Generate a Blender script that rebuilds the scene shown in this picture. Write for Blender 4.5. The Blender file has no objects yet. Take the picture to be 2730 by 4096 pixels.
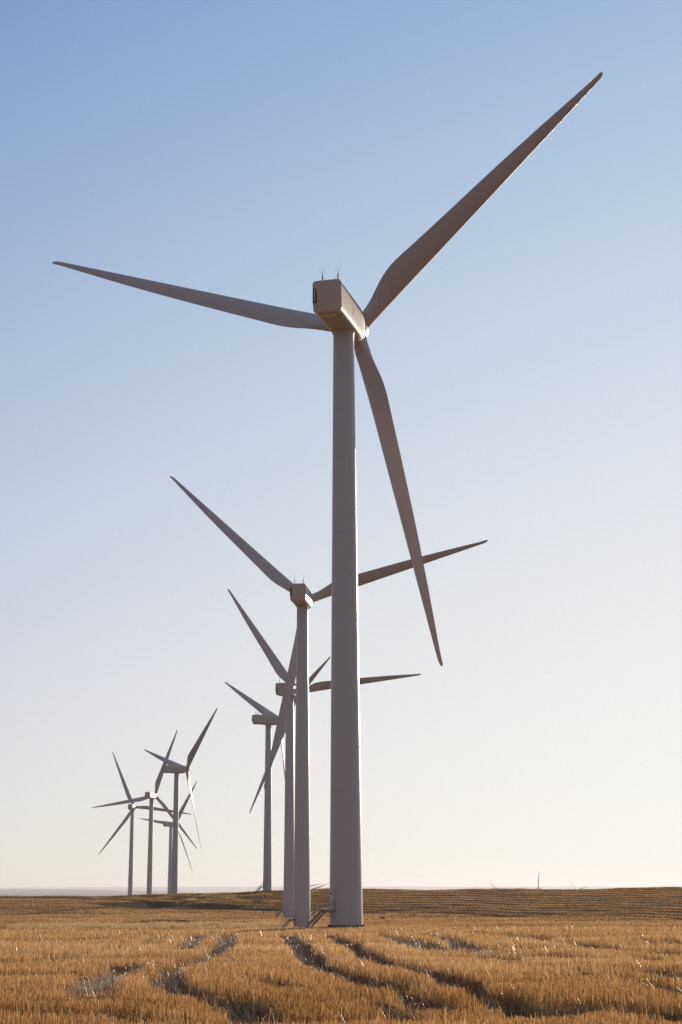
import bpy, bmesh, math, numpy as np
from mathutils import Vector, Matrix
C = bpy.context.scene
COL = C.collection
R = math.radians
rng = np.random.default_rng(7)

# ------------------------------------------------------------------ camera
cam_d = bpy.data.cameras.new("camera"); cam = bpy.data.objects.new("camera", cam_d); COL.objects.link(cam)
cam_d.sensor_fit = 'VERTICAL'; cam_d.sensor_height = 36.0; cam_d.lens = 6358.7 / 4096 * 36
cam_d.clip_start = 0.2; cam_d.clip_end = 120000
PITCH, ROLL, F = R(13.339), R(-0.2245), 6358.7
cam.matrix_world = Matrix.Rotation(math.pi / 2 + PITCH, 4, 'X') @ Matrix.Rotation(-ROLL * -1, 4, 'Z')
C.camera = cam

# ------------------------------------------------------------------ sky, sun, exposure
SUN_EL, SUN_AZ = R(9.0), R(26.0)          # azimuth clockwise from +Y (the view direction)
w = bpy.data.worlds.new("World"); C.world = w; w.use_nodes = True
nt = w.node_tree; bg = nt.nodes["Background"]
sky = nt.nodes.new("ShaderNodeTexSky"); sky.sky_type = 'NISHITA'; sky.sun_disc = False
sky.sun_elevation = SUN_EL; sky.sun_rotation = SUN_AZ
sky.altitude = 300; sky.air_density = 1.0; sky.dust_density = 0.6; sky.ozone_density = 2.0
STR = 0.13; bg.inputs[1].default_value = STR
# per colour channel: soft shoulder of the camera response on the sky model, with a broader aureole round the sun and a
# deeper zenith than the clear-air model has; opposite the sun, unseen sky is one dim colour added as tower fill light
sepc = nt.nodes.new("ShaderNodeSeparateColor"); comc = nt.nodes.new("ShaderNodeCombineColor"); nt.links.new(sky.outputs[0], sepc.inputs[0])
def wm(op, a, b=None):
    m = nt.nodes.new("ShaderNodeMath"); m.operation = op
    for i, v in enumerate((a, b)):
        if v is None: continue
        if isinstance(v, (int, float)): m.inputs[i].default_value = v
        else: nt.links.new(v, m.inputs[i])
    return m.outputs[0]
wtc = nt.nodes.new("ShaderNodeTexCoord"); wsp = nt.nodes.new("ShaderNodeSeparateXYZ"); nt.links.new(wtc.outputs['Generated'], wsp.inputs[0])
wdot = nt.nodes.new("ShaderNodeVectorMath"); wdot.operation = 'DOT_PRODUCT'; nt.links.new(wtc.outputs['Generated'], wdot.inputs[0])
wdot.inputs[1].default_value = (math.sin(SUN_AZ) * math.cos(SUN_EL), math.cos(SUN_AZ) * math.cos(SUN_EL), math.sin(SUN_EL))
cg = wm('MAXIMUM', wdot.outputs['Value'], 0.5); zz = wm('MINIMUM', wm('MAXIMUM', wsp.outputs[2], 0.0), 0.6)
for i, (cap, kl, k0, kc, kz) in enumerate(((0.95, 0.114, -1.74, 3.048, -3.224), (0.98, 0.113, -1.425, 2.466, -2.076), (0.885, 0.551, -0.18, 1.37, -0.351))):
    lg = wm('LOGARITHM', wm('MAXIMUM', wm('MULTIPLY', sepc.outputs[i], STR), 0.001), math.e)
    ex = wm('ADD', wm('ADD', wm('MULTIPLY', lg, kl), k0), wm('ADD', wm('MULTIPLY', cg, kc), wm('MULTIPLY', zz, kz)))
    e = wm('EXPONENT', wm('MULTIPLY', wm('EXPONENT', ex), -1.0))
    nt.links.new(wm('MULTIPLY', wm('SUBTRACT', 1.0, e), cap / STR), comc.inputs[i])
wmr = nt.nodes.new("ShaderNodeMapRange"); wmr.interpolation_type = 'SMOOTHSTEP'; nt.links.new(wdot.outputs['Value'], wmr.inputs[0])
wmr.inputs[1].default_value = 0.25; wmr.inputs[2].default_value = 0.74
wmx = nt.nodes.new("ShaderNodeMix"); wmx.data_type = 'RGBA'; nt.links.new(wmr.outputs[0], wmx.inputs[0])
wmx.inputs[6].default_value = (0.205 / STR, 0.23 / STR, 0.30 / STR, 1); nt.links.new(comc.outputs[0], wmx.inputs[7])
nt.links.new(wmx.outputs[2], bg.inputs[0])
ld = bpy.data.lights.new("sun", 'SUN'); ld.energy = 4.7; ld.angle = R(0.5); ld.color = (1.0, 0.83, 0.63)
sun = bpy.data.objects.new("sun", ld); COL.objects.link(sun)
sdir = Vector((math.sin(SUN_AZ) * math.cos(SUN_EL), math.cos(SUN_AZ) * math.cos(SUN_EL), math.sin(SUN_EL)))
sun.rotation_euler = (-sdir).to_track_quat('-Z', 'Y').to_euler()
C.view_settings.view_transform = 'Standard'; C.view_settings.look = 'None'
C.view_settings.exposure = 0.0; C.view_settings.gamma = 1.0; C.view_settings.use_curve_mapping = False
C.cycles.volume_bounces = 1; C.cycles.max_bounces = 8

# ------------------------------------------------------------------ helpers
def tag(o, label=None, cat=None, group=None, kind=None):
    if label: o['label'] = label
    if cat: o['category'] = cat
    if group: o['group'] = group
    if kind: o['kind'] = kind
    return o
def empty(name, loc):
    o = bpy.data.objects.new(name, None); COL.objects.link(o); o.location = loc; o.empty_display_size = 0.5
    return o
def link(name, me, parent=None, mat=None):
    o = bpy.data.objects.new(name, me); COL.objects.link(o)
    if parent is not None: o.parent = parent
    if mat is not None and not me.materials: me.materials.append(mat)
    return o
def grid_mesh(name, P, closed_u=False):
    """P: (rows, cols, 3) numpy -> quad mesh, fast"""
    nr, nc, _ = P.shape
    me = bpy.data.meshes.new(name)
    idx = np.arange(nr * nc).reshape(nr, nc)
    a = idx[:-1, :-1]; b = idx[:-1, 1:]; c = idx[1:, 1:]; d = idx[1:, :-1]
    q = np.stack([a, b, c, d], -1).reshape(-1, 4)
    if closed_u:
        a = idx[:-1, -1]; b = idx[:-1, 0]; c = idx[1:, 0]; d = idx[1:, -1]
        q = np.concatenate([q, np.stack([a, b, c, d], -1)])
    fast(me, P.reshape(-1, 3), q)
    return me
def fast(me, V, Q):
    me.vertices.add(len(V)); me.vertices.foreach_set("co", np.ascontiguousarray(V, dtype=np.float32).ravel())
    n = Q.shape[1]
    me.loops.add(Q.size); me.loops.foreach_set("vertex_index", Q.astype(np.int32).ravel())
    me.polygons.add(len(Q)); me.polygons.foreach_set("loop_start", np.arange(0, Q.size, n, dtype=np.int32))
    me.update(calc_edges=True)
def smooth(me):
    me.polygons.foreach_set("use_smooth", np.ones(len(me.polygons), dtype=bool))
class MB:
    def __init__(s): s.bm = bmesh.new()
    def box(s, c, d, rz=0, ry=0, bevel=0):
        r = bmesh.ops.create_cube(s.bm, size=1)
        M = Matrix.Translation(c) @ Matrix.Rotation(rz, 4, 'Z') @ Matrix.Rotation(ry, 4, 'Y') @ Matrix.Diagonal((*d, 1))
        bmesh.ops.transform(s.bm, matrix=M, verts=r['verts'])
        if bevel:
            es = list({e for v in r['verts'] for e in v.link_edges})
            bmesh.ops.bevel(s.bm, geom=es, offset=bevel, segments=2, affect='EDGES')
    def bar(s, a, b, r, n=8, r2=None):
        a, b = Vector(a), Vector(b); d = b - a
        q = d.to_track_quat('Z', 'Y').to_matrix().to_4x4()
        x = bmesh.ops.create_cone(s.bm, cap_ends=True, segments=n, radius1=r, radius2=r if r2 is None else r2, depth=d.length)
        bmesh.ops.transform(s.bm, matrix=Matrix.Translation((a + b) / 2) @ q, verts=x['verts'])
    def prism(s, pts, M):
        """pts 2D polygon, extruded 0..1 in local z, placed by M"""
        lo = [s.bm.verts.new(M @ Vector((x, y, 0))) for x, y in pts]
        hi = [s.bm.verts.new(M @ Vector((x, y, 1))) for x, y in pts]
        s.bm.faces.new(lo[::-1]); s.bm.faces.new(hi)
        for i in range(len(pts)):
            j = (i + 1) % len(pts); s.bm.faces.new((lo[i], lo[j], hi[j], hi[i]))
    def mesh(s, name, mat, sm=False):
        bmesh.ops.recalc_face_normals(s.bm, faces=s.bm.faces)
        me = bpy.data.meshes.new(name); s.bm.to_mesh(me); s.bm.free(); me.materials.append(mat)
        if sm: smooth(me)
        return me

# value noise, vectorised
def vnoise(x, y, seed=0):
    xi = np.floor(x).astype(np.int64); yi = np.floor(y).astype(np.int64); fx = x - xi; fy = y - yi
    fx = fx * fx * (3 - 2 * fx); fy = fy * fy * (3 - 2 * fy)
    def h(a, b):
        n = (a * 374761393 + b * 668265263 + seed * 974711) & 0xffffffff
        n = ((n ^ (n >> 13)) * 1274126177) & 0xffffffff
        return ((n ^ (n >> 16)) & 0xffff) / 65535.0
    return (h(xi, yi) * (1 - fx) + h(xi + 1, yi) * fx) * (1 - fy) + (h(xi, yi + 1) * (1 - fx) + h(xi + 1, yi + 1) * fx) * fy
def fbm(x, y, s, o=3, seed=0):
    t = 0; a = 0.5
    for k in range(o):
        t = t + a * (vnoise(x / s, y / s, seed + k) - 0.5) * 2; s = s / 2.1; a /= 2
    return t
def sstep(x, a, b):
    t = np.clip((x - a) / (b - a), 0, 1); return t * t * (3 - 2 * t)

# ------------------------------------------------------------------ materials
def new_mat(name):
    m = bpy.data.materials.new(name); m.use_nodes = True; n = m.node_tree
    for x in list(n.nodes): n.nodes.remove(x)
    out = n.nodes.new("ShaderNodeOutputMaterial"); return m, n, out
def N(n, t, **k):
    x = n.nodes.new(t)
    for a, b in k.items(): setattr(x, a, b)
    return x
def paint(name, col, rough=0.45, var=0.05, spec=0.5, metal=0.0, streak=0.0, coat=0.0):
    m, n, out = new_mat(name); b = N(n, "ShaderNodeBsdfPrincipled"); L = n.links.new
    tc = N(n, "ShaderNodeTexCoord"); mp = N(n, "ShaderNodeMapping"); L(tc.outputs['Object'], mp.inputs[0])
    no = N(n, "ShaderNodeTexNoise"); no.inputs['Scale'].default_value = 0.8; no.inputs['Detail'].default_value = 8
    mp.inputs['Scale'].default_value = (1, 1, 0.12 if streak else 1); L(mp.outputs[0], no.inputs[0])
    r = N(n, "ShaderNodeMapRange"); r.inputs[3].default_value = 1 - var; r.inputs[4].default_value = 1 + var
    L(no.outputs[0], r.inputs[0])
    mx = N(n, "ShaderNodeMix", data_type='RGBA', blend_type='MULTIPLY'); mx.inputs[0].default_value = 1
    mx.inputs[6].default_value = (*col, 1); L(r.outputs[0], mx.inputs[7]); L(mx.outputs[2], b.inputs['Base Color'])
    r2 = N(n, "ShaderNodeMapRange"); r2.inputs[3].default_value = rough - 0.3 * var; r2.inputs[4].default_value = rough + 0.3 * var
    L(no.outputs[0], r2.inputs[0]); L(r2.outputs[0], b.inputs['Roughness'])
    b.inputs['Metallic'].default_value = metal; b.inputs['Specular IOR Level'].default_value = spec
    b.inputs['Coat Weight'].default_value = coat; b.inputs['Coat Roughness'].default_value = 0.15
    L(b.outputs[0], out.inputs[0]); return m
M_tower = paint("tower_paint", (0.53, 0.51, 0.51), 0.33, 0.012, 0.6)
M_blade = paint("blade_gelcoat", (0.50, 0.445, 0.445), 0.40, 0.05, 0.5)
M_nac = paint("nacelle_fibreglass", (0.55, 0.475, 0.42), 0.42, 0.06)
M_nac2 = paint("nacelle_panel", (0.80, 0.70, 0.58), 0.5, 0.05)
M_dark = paint("dark_vent", (0.035, 0.033, 0.033), 0.6, 0.2)
M_bolt = paint("black_foundation_bolts", (0.018, 0.017, 0.017), 0.6, 0.2)
M_steel = paint("galvanised_steel", (0.42, 0.39, 0.37), 0.45, 0.15, metal=0.3)
M_rust = paint("weathered_steel", (0.34, 0.25, 0.20), 0.6, 0.25, metal=0.2)
M_conc = paint("concrete", (0.33, 0.31, 0.28), 0.85, 0.15)
M_door = paint("door_paint", (0.55, 0.51, 0.50), 0.4, 0.05)
M_dpan = paint("door_panel", (0.64, 0.62, 0.62), 0.4, 0.04)
M_wood = paint("post_wood", (0.10, 0.075, 0.055), 0.85, 0.3)
M_lamp = paint("beacon_glass", (0.55, 0.50, 0.46), 0.15, 0.02)

def straw_mat(name, dark, mid, light, trans=0.4, rough=0.4, spec=0.5):
    m, n, out = new_mat(name); L = n.links.new
    at = N(n, "ShaderNodeAttribute"); at.attribute_name = "tint"
    cr = N(n, "ShaderNodeValToRGB"); e = cr.color_ramp.elements
    e[0].position = 0; e[0].color = (*dark, 1); e[1].position = 1; e[1].color = (*light, 1)
    k = cr.color_ramp.elements.new(0.5); k.color = (*mid, 1); L(at.outputs['Fac'], cr.inputs[0])
    b = N(n, "ShaderNodeBsdfPrincipled"); b.inputs['Roughness'].default_value = rough; b.inputs['Specular IOR Level'].default_value = spec
    L(cr.outputs[0], b.inputs['Base Color'])
    t = N(n, "ShaderNodeBsdfTranslucent"); L(cr.outputs[0], t.inputs[0])
    mx = N(n, "ShaderNodeMixShader"); mx.inputs[0].default_value = trans; L(b.outputs[0], mx.inputs[1]); L(t.outputs[0], mx.inputs[2])
    L(mx.outputs[0], out.inputs[0]); return m
M_stub = straw_mat("wheat_stubble", (0.26, 0.12, 0.04), (0.65, 0.37, 0.145), (0.92, 0.68, 0.40), 0.45, 0.5, 0.12)
M_flat = straw_mat("flattened_straw", (0.10, 0.06, 0.032), (0.54, 0.38, 0.24), (0.78, 0.62, 0.44), 0.35, 0.37, 0.55)
M_dry = straw_mat("dry_grass", (0.38, 0.24, 0.11), (0.62, 0.42, 0.21), (0.78, 0.58, 0.34), 0.5, 0.6, 0.1)
M_hillg = straw_mat("hill_grass", (0.10, 0.06, 0.025), (0.27, 0.155, 0.06), (0.60, 0.39, 0.17), 0.42, 0.7, 0.05)
M_leaf = straw_mat("shrub_leaves", (0.05, 0.07, 0.015), (0.09, 0.12, 0.03), (0.16, 0.18, 0.05), 0.4)

def ground_mat():
    m, n, out = new_mat("stubble_ground"); L = n.links.new
    b = N(n, "ShaderNodeBsdfPrincipled"); b.inputs['Roughness'].default_value = 0.9; b.inputs['Specular IOR Level'].default_value = 0.0
    geo = N(n, "ShaderNodeNewGeometry")
    at = N(n, "ShaderNodeAttribute"); at.attribute_name = "mask"      # R: bare / dark row / bank shade, G: grass, B: far farmland
    sp = N(n, "ShaderNodeSeparateColor"); L(at.outputs['Color'], sp.inputs[0])
    n1 = N(n, "ShaderNodeTexNoise"); n1.inputs['Scale'].default_value = 0.9; n1.inputs['Detail'].default_value = 9; n1.inputs['Roughness'].default_value = 0.65
    L(geo.outputs['Position'], n1.inputs[0])
    n2 = N(n, "ShaderNodeTexNoise"); n2.inputs['Scale'].default_value = 0.03; n2.inputs['Detail'].default_value = 4
    L(geo.outputs['Position'], n2.inputs[0])
    c1 = N(n, "ShaderNodeValToRGB"); e = c1.color_ramp.elements
    e[0].position = 0.3; e[0].color = (0.17, 0.085, 0.035, 1); e[1].position = 0.72; e[1].color = (0.50, 0.28, 0.11, 1)
    L(n1.outputs[0], c1.inputs[0])
    c2 = N(n, "ShaderNodeValToRGB"); e = c2.color_ramp.elements
    e[0].position = 0.3; e[0].color = (0.045, 0.027, 0.017, 1); e[1].position = 0.75; e[1].color = (0.11, 0.065, 0.035, 1)
    L(n1.outputs[0], c2.inputs[0])
    c3 = N(n, "ShaderNodeValToRGB"); e = c3.color_ramp.elements
    e[0].position = 0.3; e[0].color = (0.05, 0.033, 0.016, 1); e[1].position = 0.75; e[1].color = (0.18, 0.11, 0.045, 1)
    L(n1.outputs[0], c3.inputs[0])
    def mix(a, bb, f):
        x = N(n, "ShaderNodeMix", data_type='RGBA'); L(f, x.inputs[0]); L(a, x.inputs[6]); L(bb, x.inputs[7]); return x.outputs[2]
    a = mix(c1.outputs[0], c2.outputs[0], sp.outputs[0]); a = mix(a, c3.outputs[0], sp.outputs[1])
    far = N(n, "ShaderNodeRGB"); far.outputs[0].default_value = (0.17, 0.13, 0.09, 1)
    a = mix(a, far.outputs[0], sp.outputs[2])
    r = N(n, "ShaderNodeMapRange"); r.inputs[3].default_value = 0.75; r.inputs[4].default_value = 1.25; L(n2.outputs[0], r.inputs[0])
    mm = N(n, "ShaderNodeMix", data_type='RGBA', blend_type='MULTIPLY'); mm.inputs[0].default_value = 1; L(a, mm.inputs[6]); L(r.outputs[0], mm.inputs[7])
    L(mm.outputs[2], b.inputs['Base Color'])
    bp = N(n, "ShaderNodeBump"); bp.inputs['Strength'].default_value = 0.6; bp.inputs['Distance'].default_value = 0.08
    L(n1.outputs[0], bp.inputs['Height']); L(bp.outputs[0], b.inputs['Normal'])
    L(b.outputs[0], out.inputs[0]); return m
M_ground = ground_mat()

# ------------------------------------------------------------------ terrain
# profiles: ratio X/Y -> list of (distance, height); camera eye is z = 0
NEAR = [(0, -1.70), (58, -1.70), (66, -1.80)]
def prof(ta, tz, ba, bz, ca, cz, mid, l1, l2, off=0.0):
    return NEAR + [(100, -3.3 - off), (150, -4.35 - off), (203, -4.75 - off), (300, -7.3 - off * .6), (391, -9.25), (470, -9.75)] + mid + \
        [(ta, tz), (ba, bz), (ca, cz), (ca + 30, cz - 0.6), (ca + 110, cz - 7), (1000, -12), (1130, -16.0), (1320, -16), (1511, -21), (3000, -60), (4500, -84),
         (9000, -100), (24000, l1 * 2.4), (27000, -90), (42000, l2 * 1.9), (45000, 0), (60000, -160)]
COLS = [(-0.60, prof(700, -3.2, 703, -2.9, 722, -2.8, [(600, -9.0)], 10, 40, 0.9)),
        (-0.209, prof(700, -3.3, 703, -2.95, 722, -2.85, [(600, -8.8)], 6, 38, 0.9)),
        (-0.1706, prof(700, -3.4, 703, -2.95, 722, -2.85, [(600, -8.9)], 5, 36, 0.8)),
        (-0.117, prof(660, -7.4, 664, -4.7, 745, -2.4, [(600, -9.0)], -5, 36, 0.5)),
        (-0.083, prof(650, -7.75, 654, -5.6, 752, -1.9, [(600, -9.2)], -18, 36, 0.3)),
        (-0.045, prof(640, -8.4, 644, -7.4, 766, -1.0, [(590, -9.6)], -40, 36, 0.0)),
        (0.005, prof(620, -9.2, 623, -8.6, 775, -0.15, [(578, -9.85)], -60, 34, 0.0)),
        (0.097, prof(560, -9.9, 563, -9.3, 740, -0.45, [(520, -9.95)], -70, 26, 0.0)),
        (0.209, prof(495, -9.95, 498, -9.4, 700, 0.0, [(480, -9.9)], -70, 16, 0.0)),
        (0.60, prof(495, -9.95, 498, -9.4, 700, 0.5, [(480, -9.9)], -70, 10, 0.0))]
CU = np.array([c[0] for c in COLS])
def colval(u, vals): return np.interp(u, CU, vals)
def key(p, k):   # toe/banktop/crest are the entries just after the mid block (index 10,11,12)
    return p[10 + k]
def toeY(u): return colval(u, [key(p, 0)[0] for _, p in COLS])
def crestY(u): return colval(u, [key(p, 2)[0] for _, p in COLS])

# wheel tracks in the near field, as ground polylines (x, y) with half width and strength
def ground_pt(x, y, z=-1.62):
    px, py = x - 1365, 2048 - y
    X = math.cos(ROLL) * px - math.sin(ROLL) * py
    Yd = -math.sin(ROLL) * px - math.cos(ROLL) * py
    u = -Yd / F; v = X / F
    dy = math.cos(PITCH) - u * math.sin(PITCH); dz = math.sin(PITCH) + u * math.cos(PITCH)
    t = z / dz
    return v * t, dy * t
TRACK_PX = [
    ([(1135, 3718), (1180, 3760), (1219, 3800), (1260, 3835), (1330, 3865), (1452, 3905), (1560, 3938), (1640, 3962), (1760, 4010)], 0.75, 1.0, 0.5),
    ([(1305, 3718), (1365, 3757), (1495, 3822), (1620, 3852), (1713, 3868), (1800, 3900), (1887, 3945), (2061, 4008), (2150, 4030)], 0.75, 1.0, 0.4),
    ([(1513, 3724), (1626, 3765), (1690, 3785), (1757, 3797)], 0.7, 0.9, 0.26),
    ([(1696, 3729), (1790, 3752), (1870, 3780), (1960, 3792)], 0.7, 0.9, 0.26),
    ([(920, 3720), (905, 3760), (880, 3795), (800, 3825), (700, 3850), (655, 3885), (690, 3925), (760, 3955), (850, 3968), (930, 3990), (1010, 4020), (1050, 4060)], 0.75, 1.0, 0.9),
    ([(818, 3729), (770, 3755), (740, 3785), (690, 3800)], 0.8, 0.8, 0.6),
    ([(520, 3846), (440, 3890), (350, 3925), (370, 3965)], 0.9, 0.7, 0.8),
    ([(520, 3735), (580, 3738)], 1.0, 0.5, 0.3),
    ([(1880, 3815), (1990, 3818), (2070, 3812)], 0.6, 0.6, 0.1),
    ([(2010, 3795), (2200, 3810), (2300, 3818)], 0.5, 0.6, 0.1),
    ([(2150, 3855), (2280, 3868), (2400, 3890), (2520, 3900), (2620, 3925), (2730, 3960), (2850, 3990)], 0.6, 0.9, 0.5),
    ([(2560, 3815), (2650, 3828), (2760, 3838)], 0.6, 0.7, 0.1),
    ([(2380, 3868), (2540, 3872), (2640, 3878)], 0.5, 0.6, 0.1),
    ([(2130, 4030), (2250, 4022), (2400, 4010), (2560, 4020), (2760, 4050)], 0.8, 0.9, 0.4),
    ([(-60, 3885), (200, 3893), (380, 3890)], 0.45, 0.5, 0.1),
    ([(-60, 4035), (200, 4040), (420, 4030), (560, 4050), (700, 4060)], 0.5, 0.55, 0.1),
    ([(1060, 4060), (1250, 4062), (1500, 4046), (1640, 4040)], 0.45, 0.6, 0.1),
    ([(200, 4000), (330, 3985), (500, 3990), (640, 3996)], 0.4, 0.5, 0.1),
    ([(60, 3760), (240, 3762), (420, 3752)], 0.5, 0.45, 0.1),
    ([(-40, 3800), (120, 3806), (330, 3800)], 0.4, 0.35, 0.1),
    ([(2000, 3742), (2180, 3750), (2330, 3748)], 0.6, 0.5, 0.1),
    ([(2420, 3760), (2600, 3768), (2760, 3772)], 0.6, 0.5, 0.1),
    ([(1560, 3905), (1700, 3925), (1780, 3930)], 0.4, 0.35, 0.1),
    ([(1850, 3722), (2050, 3738), (2200, 3760), (2420, 3782), (2740, 3812)], 0.55, 0.6, 0.1),
    ([(1950, 3836), (2150, 3842), (2330, 3850), (2480, 3862), (2740, 3900)], 0.45, 0.55, 0.1),
    ([(1600, 3742), (1730, 3775), (1900, 3802), (2080, 3826)], 0.5, 0.6, 0.2),
    ([(700, 3722), (600, 3760), (430, 3800), (200, 3830), (-60, 3850)], 0.45, 0.45, 0.1),
    ([(1000, 3900), (1180, 3935), (1380, 3960), (1560, 4000), (1650, 4060)], 0.4, 0.5, 0.1)]
TRACKS = [(np.array([ground_pt(*q) for q in pts]), hw * (0.48 if sh > 0.25 else 0.65), min(1, st * (1 if sh > 0.25 else 1.35)), sh) for pts, hw, st, sh in TRACK_PX]
def track_field(x, y):
    """returns (depth 0..1, shine 0..1, dip of the gentle side 0..1) of wheel tracks"""
    D = np.zeros(x.shape); S = np.zeros(x.shape); G = np.zeros(x.shape)
    near = (y > 15) & (y < 90)
    xs, ys = x[near], y[near]
    wob = fbm(xs, ys, 1.4, 2, 31) * 0.16
    d0 = np.zeros(xs.shape); s0 = np.zeros(xs.shape); g0 = np.zeros(xs.shape)
    for P, hw, st, sh in TRACKS:
        best = np.full(xs.shape, 1e9); side = np.zeros(xs.shape)
        for a, b in zip(P[:-1], P[1:]):
            ab = b - a; t = np.clip(((xs - a[0]) * ab[0] + (ys - a[1]) * ab[1]) / (ab @ ab), 0, 1)
            dd = np.hypot(xs - a[0] - t * ab[0], ys - a[1] - t * ab[1]); m = dd < best
            best = np.where(m, dd, best); side = np.where(m, (a[1] + t * ab[1] - ys) / np.maximum(dd, 0.05), side)
        f = 1 - sstep(best + wob, hw * 0.75, hw * 1.15)
        g0 = np.maximum(g0, st * np.exp(-np.maximum(best - hw, 0) / 1.8) * sstep(side, -0.3, 0.5) + st * f * 0.6 * (side <= 0.5))
        d0 = np.maximum(d0, f * st); s0 = np.maximum(s0, (1 - sstep(best + wob, hw * 0.8, hw * 1.35)) * sh)
    D[near] = d0; S[near] = s0; G[near] = np.minimum(g0, 1)
    return D, S, G

TURB = [  # name key, X, Y, base z, yaw, phase
    ('T1', 0.44, 203.12, -4.66, 15.2, 287.7), ('T2', -9.70, 391.28, -9.20, 6.5, 313.3), ('T3', -18.87, 578.03, -9.84, 22.2, 325.6),
    ('T4', -35.20, 765.75, -0.95, 49.8, 297.6), ('C', -97.60, 948.33, -10.90, 51.3, 47.4), ('B', -133.53, 1129.85, -15.90, 13.2, 20.6),
    ('A', -171.02, 1316.94, -14.49, 4.6, 337.6), ('D', -159.87, 1511.06, -20.52, 38.6, 37.4)]
def far_spot(x, y, Y):          # hub pixel and distance -> X, Y, base z
    a, b = ground_pt(x, y, 1.0 if y < 3556 else -1.0)
    k = Y / b; z = (1.0 if y < 3556 else -1.0) * k
    return a * k, Y, z - 80.6
FAR = [('F1', *far_spot(2154.6, 3551, 4700), 8, 4), ('F2', *far_spot(2007, 3572, 4900), 5, 312), ('F3', *far_spot(2313, 3560, 5300), -25, 316),
       ('F4', *far_spot(1868, 3585, 4900), 10, 48), ('F5', *far_spot(1203, 3552, 3600), 10, 79.5), ('F6', *far_spot(1228, 3568, 3300), 12, 69)]
def base_h(x, y):
    r = np.hypot(x, y); yy = np.maximum(y, 1e-3)
    u = np.where(y > 1, x / yy, np.sign(x) * 0.6); u = np.clip(u, -0.6, 0.6)
    u = np.where(y > 1, u, 0.0)
    d = np.where(np.abs(x) > 0.6 * yy, r * 0.857, y)
    z = np.zeros(x.shape)
    vals = [np.interp(d, [k[0] for k in p], [k[1] for k in p]) for _, p in COLS]
    V = np.stack(vals); j = np.clip(np.searchsorted(CU, u) - 1, 0, len(CU) - 2)
    t = (u - CU[j]) / (CU[j + 1] - CU[j]); t = t * t * (3 - 2 * t)
    z = np.take_along_axis(V, j[None], 0)[0] * (1 - t) + np.take_along_axis(V, (j + 1)[None], 0)[0] * t
    z = np.where(y > 1, z, -1.7 - 0.002 * r)
    return z, u, d
_corr = []
def terrain(x, y, micro=True):
    x = np.asarray(x, float); y = np.asarray(y, float)
    z, u, d = base_h(x, y)
    far = sstep(d, 1500, 4000)
    z = z + fbm(x, y, 900.0, 3, 3) * 9 * far
    z = z + fbm(x, y, 60.0, 3, 5) * 0.35 * sstep(d, 90, 250) * (1 - sstep(d, 850, 1000) * 0.0) * (1 - far)
    # mound beside the track in the valley
    mx, my = -45.0, 470.0
    q = np.hypot((x - mx) / 20.0, (y - my) / 7.0); z = z + 1.1 * np.exp(-q ** 3) * (1 + 0.35 * fbm(x, y, 4.0, 2, 9))
    for cx, cy, dz, rad in _corr:
        z = z + dz * np.exp(-((x - cx) ** 2 + (y - cy) ** 2) / rad ** 2)
    if micro:
        nearw = 1 - sstep(d, 62, 80)
        z = z + (fbm(x, y, 9.0, 3, 11) * 0.07 + fbm(x / 4.0, y, 2.6, 2, 14) * 0.09 * nearw + fbm(x, y, 1.2, 2, 12) * 0.025) * (1 - sstep(d, 150, 300))
        z = z + fbm(x, y, 5.0, 3, 13) * 0.16 * sstep(d, 90, 300) * (1 - sstep(d, 1500, 2500))
        D, _, G = track_field(x, y); z = z - 0.12 * D - 0.17 * G
        z = z + row_height(x, y, u, d)
    return z
def row_coord(x, y, u, d):
    return d - toeY(u) + fbm(x, y, 40.0, 2, 21) * 3.0
def row_height(x, y, u, d):
    s = row_coord(x, y, u, d)
    hill = sstep(s, 4, 12) * (1 - sstep(d - crestY(u), -6, 8)) * sstep(u, -0.04, 0.03)
    a = ((s + 6 * fbm(x, y, 70.0, 2, 33)) / 16.0) % 1.0
    h = (sstep(a, 0.0, 0.12) - sstep(a, 0.55, 1.0)) * 0.30 * (0.4 + 1.1 * vnoise(x / 25, y / 5, 8))
    field = sstep(d, 380, 430) * (1 - sstep(s, -8, -2)) 
    b = (s / 7.0) % 1.0
    hf = (sstep(b, 0.0, 0.15) - sstep(b, 0.4, 0.9)) * 0.13 * (0.5 + vnoise(x / 18, y / 4, 15))
    return h * hill + hf * field
# make the ground meet every turbine foot
for k, X, Y, zb, *_ in TURB + FAR:
    g = float(terrain(np.array([X]), np.array([Y]), micro=False)[0])
    _corr.append((X, Y, zb - 0.02 - g, 14.0 if Y < 800 else (30.0 if Y < 2000 else 300.0)))

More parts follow.
